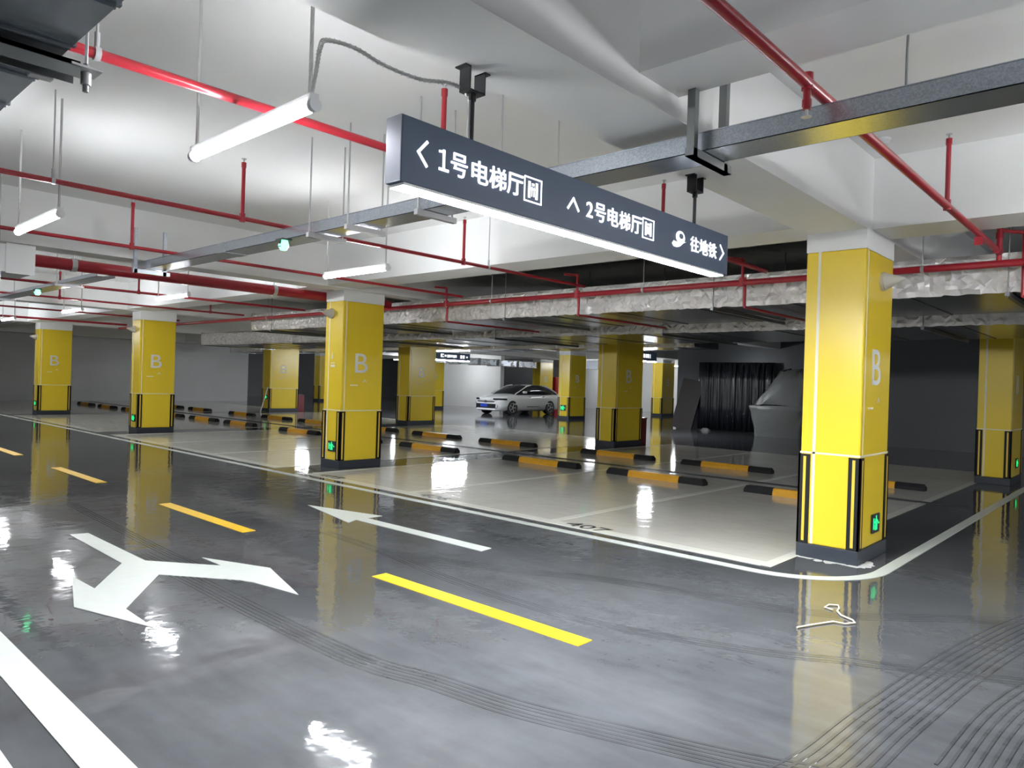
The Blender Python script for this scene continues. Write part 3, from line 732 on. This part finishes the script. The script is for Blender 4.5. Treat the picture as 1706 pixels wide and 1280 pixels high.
foil_duct(11.0, 13.7, -6, 24.5, 2.44, 2.85, 'second lower foil wrapped duct behind the first', (2.5, 6.5, 10.5, 14.5, 18.5))
t = foil_duct(16.7, 18.0, 9, 34, 2.55, 2.86, 'dark duct over the back lane', ())
t = thing('foil_duct', 'short bright foil duct above the roof of the white car', 'duct', (0, 0, 0))
MB().box(24.0, 31.2, 26.7, 27.5, 2.38, 2.68).build('sheet_body', M['galv'], t)
wr = wrinkled(0, 1, 0, 7.2, 2.36, 2.70, 'foil_wrap', t, 110); wr.rotation_euler.z = R(-90); wr.location = (24.0, 26.68, 0)
for x in (25.2, 26.6, 28, 29.6): MB().box(x-.03, x+.03, 26.62, 27.5, 2.34, 2.72).build('strap', M['strut'], t)
t = thing('foil_duct', 'bright foil duct end between two far pillars', 'duct', (0, 0, 0))
MB().box(29.6, 33.6, 21.3, 22.0, 2.3, 2.75).build('sheet_body', M['galv'], t)
wr = wrinkled(0, 1, 0, 4.0, 2.28, 2.77, 'foil_wrap', t, 36); wr.rotation_euler.z = R(-90); wr.location = (29.6, 21.28, 0)

# big sheet metal duct at top left
t = thing('ventilation_duct', 'big dark sheet metal duct at the top left corner', 'duct', (0, 0, 2.60))
f = MB().box(-1.2, .78, -4, 8.9, 0, .25)
y = -3.5
while y < 8.8: f.box(-1.2, .775, y-.006, y+.006, -.012, 0).box(.78, .79, y-.01, y+.01, 0, .25); y += .42
f.build('sheet_body', M['duct'], t)
h = MB().box(-1.3, .83, 2.88, 2.96, -.03, -.012).box(-1.3, .83, 2.88, 2.885, -.07, -.012).box(-1.3, .83, 2.955, 2.96, -.07, -.012)
h.cyl((.86, 2.92, -.1), (.86, 2.92, .0), .01, 8)
h.build('trapeze_hanger', M['strut'], t)
h = MB().cyl((.86, 2.92, -.02), (.86, 2.92, .97), .006, 8).cyl((.86, 2.92, -.075), (.86, 2.92, -.03), .017, 6).box(.80, .90, 2.87, 2.97, -.03, -.022)
h.build('hanger_rod', M['rod'], t)
MB().box(.70, .77, 2.965, 3.0, -.075, -.03).box(.60, .66, 2.965, 2.99, -.06, -.03).build('beam_clip', M['rod'], t)
# white boxed duct at the left edge
t = thing('boxed_duct', 'white boxed duct end at the left edge under a tube lamp', 'duct', (0, 9.2, 2.51))
MB().box(-4, 2.26, 0, .62, 0, .30).build('sheet_body', M['cap'], t, .006)
MB().box(2.0, 2.27, -.004, .0, -.01, .31).build('seam_flange', M['cap'], t)
h = MB().box(1.9, 1.95, -.05, .67, -.04, 0).cyl((1.93, -.04, -.08), (1.93, -.04, CEIL-2.51), .008, 8).cyl((1.93, -.04, -.09), (1.93, -.04, -.04), .02, 6)
h.build('rod_hanger', M['rod'], t)

# ------------------------------------------------------------------ the white car
def car():
    t = thing('car', 'white sedan with a blue number plate parked beyond the pillars', 'car', (23.62, 23.2, 0))
    # local: x 0 front .. 4.6 rear (towards +X), y -.89 .. .89
    st = [(0.00, .22, .60, .62), (.06, .19, .70, .74), (.25, .17, .79, .83), (.6, .17, .87, .875), (1.15, .17, .95, .89), (1.6, .17, .985, .89), (2.3, .17, .99, .89),
          (3.2, .17, 1.0, .89), (3.9, .18, 1.03, .88), (4.3, .22, 1.04, .85), (4.52, .30, 1.0, .78), (4.6, .42, .90, .70)]
    m = MB(); vs = []
    def ring(x, zb, zt, hw):
        h = zt-zb
        half = [(.0, zb), (hw*.80, zb), (hw*.96, zb+.10*h), (hw*1.0, zb+.42*h), (hw*.985, zb+.70*h), (hw*.95, zb+.86*h), (hw*.86, zb+.96*h), (hw*.5, zt), (0, zt+.012)]
        full = half+[(-a, b) for a, b in half[-2:0:-1]]
        return [(x, a, b) for a, b in full]
    rings = [ring(*s) for s in st]; n = len(rings[0])
    for r in rings: vs += r
    fs = [(i*n+j, i*n+(j+1) % n, (i+1)*n+(j+1) % n, (i+1)*n+j) for i in range(len(rings)-1) for j in range(n)]
    m.add(vs, fs, 0, True); m.add(rings[0], [tuple(range(n))], 0); m.add(rings[-1], [tuple(range(n))], 0)
    body = m.build('body', [M['carpaint'], M['tyre']], t)
    for wx in (.86, 3.56):
        cut = MB().cyl((wx, -1.2, .33), (wx, 1.2, .33), .365, 28).build('arch_cutter', [M['carpaint'], M['tyre']])
        for p in cut.data.polygons: p.material_index = 1
        md = body.modifiers.new('arch', 'BOOLEAN'); md.object = cut; md.operation = 'DIFFERENCE'; md.solver = 'EXACT'; md.material_mode = 'INDEX'
        bpy.context.view_layer.update()
        me = bpy.data.meshes.new_from_object(body.evaluated_get(bpy.context.evaluated_depsgraph_get()))
        body.modifiers.clear(); body.data = me
        bpy.data.objects.remove(cut)
    # greenhouse
    gs = [(1.22, .93, .945, .74), (1.6, .93, 1.14, .71), (2.05, .93, 1.34, .665), (2.35, .93, 1.395, .64), (2.9, .93, 1.415, .63), (3.35, .93, 1.375, .625), (3.8, .94, 1.24, .63), (4.2, .95, 1.06, .66)]
    m = MB(); vs = []; rs = []
    for x, zb, zt, hw in gs:
        wb = .80
        half = [(0, zb), (wb, zb), (wb-(wb-hw)*.55, zb+.5*(zt-zb)), (hw*.98, zb+.88*(zt-zb)), (hw*.9, zb+.97*(zt-zb)), (0, zt+.015)]
        rs.append([(x, a, b) for a, b in half+[(-a, b) for a, b in half[-2:0:-1]]])
    n = len(rs[0])
    for r in rs: vs += r
    m.add(vs, [(i*n+j, i*n+(j+1) % n, (i+1)*n+(j+1) % n, (i+1)*n+j) for i in range(len(rs)-1) for j in range(n)], 0, True)
    m.add(rs[0], [tuple(range(n))]); m.add(rs[-1], [tuple(range(n))])
    m.build('windows', M['glass'], t)
    # roof skin, slightly proud of the glass
    m = MB(); vs = []; rr = []
    for x, zt, hw in ((2.0, 1.335, .60), (2.35, 1.41, .615), (2.9, 1.43, .615), (3.3, 1.40, .60), (3.55, 1.345, .58)):
        rr.append([(x, y*hw, zt-.035*y*y-(.03 if abs(y) == 1 else 0)) for y in (-1, -.8, -.4, 0, .4, .8, 1)])
    n = 7
    for r in rr: vs += r
    m.add(vs, [(i*n+j, i*n+j+1, (i+1)*n+j+1, (i+1)*n+j) for i in range(4) for j in range(6)], 0, True)
    m.build('roof', M['carpaint'], t, fix=True)
    for s in (-1, 1):
        MB().tube([(1.12, s*.775, .96), (1.6, s*.71, 1.15), (2.05, s*.64, 1.335), (2.4, s*.60, 1.385)], .028, 8).build('front_roof_post', M['carpaint'], t)
        MB().tube([(3.3, s*.60, 1.375), (3.75, s*.63, 1.25), (4.2, s*.70, 1.04)], .045, 8).build('rear_roof_post', M['carpaint'], t)
        MB().box(1.52, 1.70, *sorted((s*.86, s*1.02)), 1.0, 1.11).build('side_mirror', M['carpaint'], t, .03)
        MB().cbox((2.05, s*.885, .83), (.17, .02, .028)).build('door_handle', M['chrome'], t)
        MB().cbox((3.05, s*.885, .85), (.17, .02, .028)).build('door_handle', M['chrome'], t)
        MB().cbox((2.3, s*.888, .38), (.9, .012, .03)).build('sill_trim', M['chrome'], t)
        q = MB().prism([(.035, s*.42), (.02, s*.60), (.30, s*.80), (.52, s*.845), (.30, s*.70)], .67, .74)
        q.xform(Matrix.Translation((-.03, s*.025, .015)))
        q.build('headlight', M['glass'], t)
        MB().cyl((-.01, s*.63, .40), (.1, s*.63, .40), .09, 14).build('fog_lamp', M['lens'], t)
        for wx in (.86, 3.56):
            tw = MB().cyl((wx, s*.66, .33), (wx, s*.885, .33), .33, 28).build('wheel', M['tyre'], t)
            MB().cyl((wx, s*.885, .33), (wx, s*.890, .33), .215, 24).build('rim_well', M['black'], tw)
            rm = MB().cyl((wx, s*.885, .33), (wx, s*.899, .33), .06, 16).tube([(wx+.21*math.cos(q*math.pi/12), s*.893, .33+.21*math.sin(q*math.pi/12)) for q in range(25)], .014, 6)
            for k in range(5):
                a = k*2*math.pi/5; rm.cyl((wx, s*.897, .33), (wx+.2*math.cos(a), s*.895, .33+.2*math.sin(a)), .028, 8)
            rm.build('rim', M['rim'], tw)
    MB().prism([(-.02, -.62), (-.02, .62), (.03, .62), (.03, -.62)], .30, .50).build('grille', M['black'], t)
    MB().cbox((.0, 0, .60), (.06, 1.05, .035)).build('grille_bar', M['black'], t)
    MB().cbox((-.02, 0, .235), (.05, 1.3, .03)).build('bumper_lip', M['carpaint'], t)
    MB().cbox((-.03, .1, .42), (.02, .44, .14)).build('number_plate', M['plate'], t)
    MB().cyl((-.02, 0, .60), (-.04, 0, .60), .06, 16).build('emblem', M['chrome'], t)
    return t
car()

# ------------------------------------------------------------------ things in the dark store corner
m = MB(); vs = []; ny = 90
for i in range(ny+1):
    y = 12.72-2.8*i/ny
    x = 23.95+.05*math.sin(i*.95)+.03*math.sin(i*2.3+1)
    for z in (.04, .9, 1.8, 2.45): vs.append((x+rnd.uniform(-.008, .008), y, z))
m.add(vs, [(i*4+k, (i+1)*4+k, (i+1)*4+k+1, i*4+k+1) for i in range(ny) for k in range(3)], 0, True)
cu = m.build('strip_curtain', M['curtain'], fix=False)
tag(cu, 'black plastic sheet hanging in folds between board and covered stack', 'curtain')
sd = cu.modifiers.new('thickness', 'SOLIDIFY'); sd.thickness = .01
bd = MB().box(-.03, .03, -.42, .42, 0, 1.85).build('leaning_board', M['board'])
bd.location = (23.72, 13.25, 0); bd.rotation_euler = (R(10), R(9), 0)
tag(bd, 'dark brown board leaning against the store wall', 'board')
t = thing('covered_stack', 'stack wrapped in grey plastic sheet left of the largest pillar', 'covered stack', (23.2, 9.3, 0))
def lump(rings, jit):
    m = MB(); vs = []; n = 28
    for z, hx, hy, cx, cy in rings:
        for k in range(n):
            a = 2*math.pi*k/n; c, s = math.cos(a), math.sin(a); p = .35
            vs.append((cx+hx*math.copysign(abs(c)**p, c)+rnd.uniform(-jit, jit), cy+hy*math.copysign(abs(s)**p, s)+rnd.uniform(-jit, jit), z+rnd.uniform(-jit, jit)*(1 if z > .05 else 0)))
    m.add(vs, [(i*n+k, i*n+(k+1) % n, (i+1)*n+(k+1) % n, (i+1)*n+k) for i in range(len(rings)-1) for k in range(n)], 0, True)
    m.add(vs[-n:], [tuple(range(n))]); m.add(vs[:n], [tuple(range(n))])
    return m
lump([(0, .42, .78, 0, 0), (.3, .45, .82, 0, 0), (.6, .47, .88, 0, 0), (.86, .48, .95, 0, 0), (.95, .5, 1.0, 0, 0), (1.02, .46, .96, 0, 0)], .03).build('lower_wrap', M['tarp'], t)
lump([(1.0, .42, .86, 0, -.05), (1.25, .40, .74, 0, -.12), (1.55, .36, .62, 0, -.2), (1.85, .32, .5, 0, -.3), (2.1, .26, .4, 0, -.36), (2.2, .15, .25, 0, -.4)], .055).build('upper_wrap', M['tarp'], t)
t = thing('debris_bag', 'small crumpled bag at the foot of the hanging black sheet', 'bag', (23.6, 12.2, 0))
lump([(0, .07, .17, 0, 0), (.05, .06, .14, 0, 0), (.09, .03, .07, 0, .03)], .02).build('bag_body', M['tarp'], t)
# dark low items by far left wall and pale leaning pole by back pillar
t = thing('leaning_pole', 'pale pole leaning on the back pillar left of the second pillar', 'pole', (14.95, 27.15, 0))
MB().cyl((-.35, -.1, 0), (.0, .0, 1.0), .02, 8).build('pole_shaft', M['cap'], t)

# ------------------------------------------------------------------ camera, world, view
f_px, yaw, pitch, roll = 1200.9, 0.74116, 0.002196, -0.031656
fwd = Vector((math.cos(pitch)*math.cos(yaw), math.cos(pitch)*math.sin(yaw), -math.sin(pitch)))
r = fwd.cross(Vector((0, 0, 1))).normalized(); d = fwd.cross(r)
r2 = math.cos(roll)*r+math.sin(roll)*d; d2 = -math.sin(roll)*r+math.cos(roll)*d
cam = bpy.data.cameras.new('camera'); co = bpy.data.objects.new('camera', cam); COL.objects.link(co)
mw = Matrix((( r2.x, -d2.x, -fwd.x, 0), (r2.y, -d2.y, -fwd.y, 0), (r2.z, -d2.z, -fwd.z, 1.5), (0, 0, 0, 1)))
co.matrix_world = mw
cam.sensor_fit = 'HORIZONTAL'; cam.sensor_width = 36; cam.lens = f_px/1706*36
cam.clip_end = 200; cam.clip_start = .05
sc.camera = co
wd = bpy.data.worlds.new('dim'); sc.world = wd; wd.use_nodes = True
wd.node_tree.nodes['Background'].inputs['Color'].default_value = (.5, .52, .56, 1)
wd.node_tree.nodes['Background'].inputs['Strength'].default_value = .02
sc.view_settings.view_transform = 'Standard'; sc.view_settings.look = 'None'
sc.view_settings.exposure = 2.0; sc.view_settings.gamma = 1
sc.view_settings.use_curve_mapping = False
try:
    sc.cycles.use_denoising = True; sc.cycles.max_bounces = 8; sc.cycles.diffuse_bounces = 5; sc.cycles.glossy_bounces = 5
    sc.cycles.sample_clamp_indirect = 6; sc.cycles.caustics_reflective = False
except Exception: pass
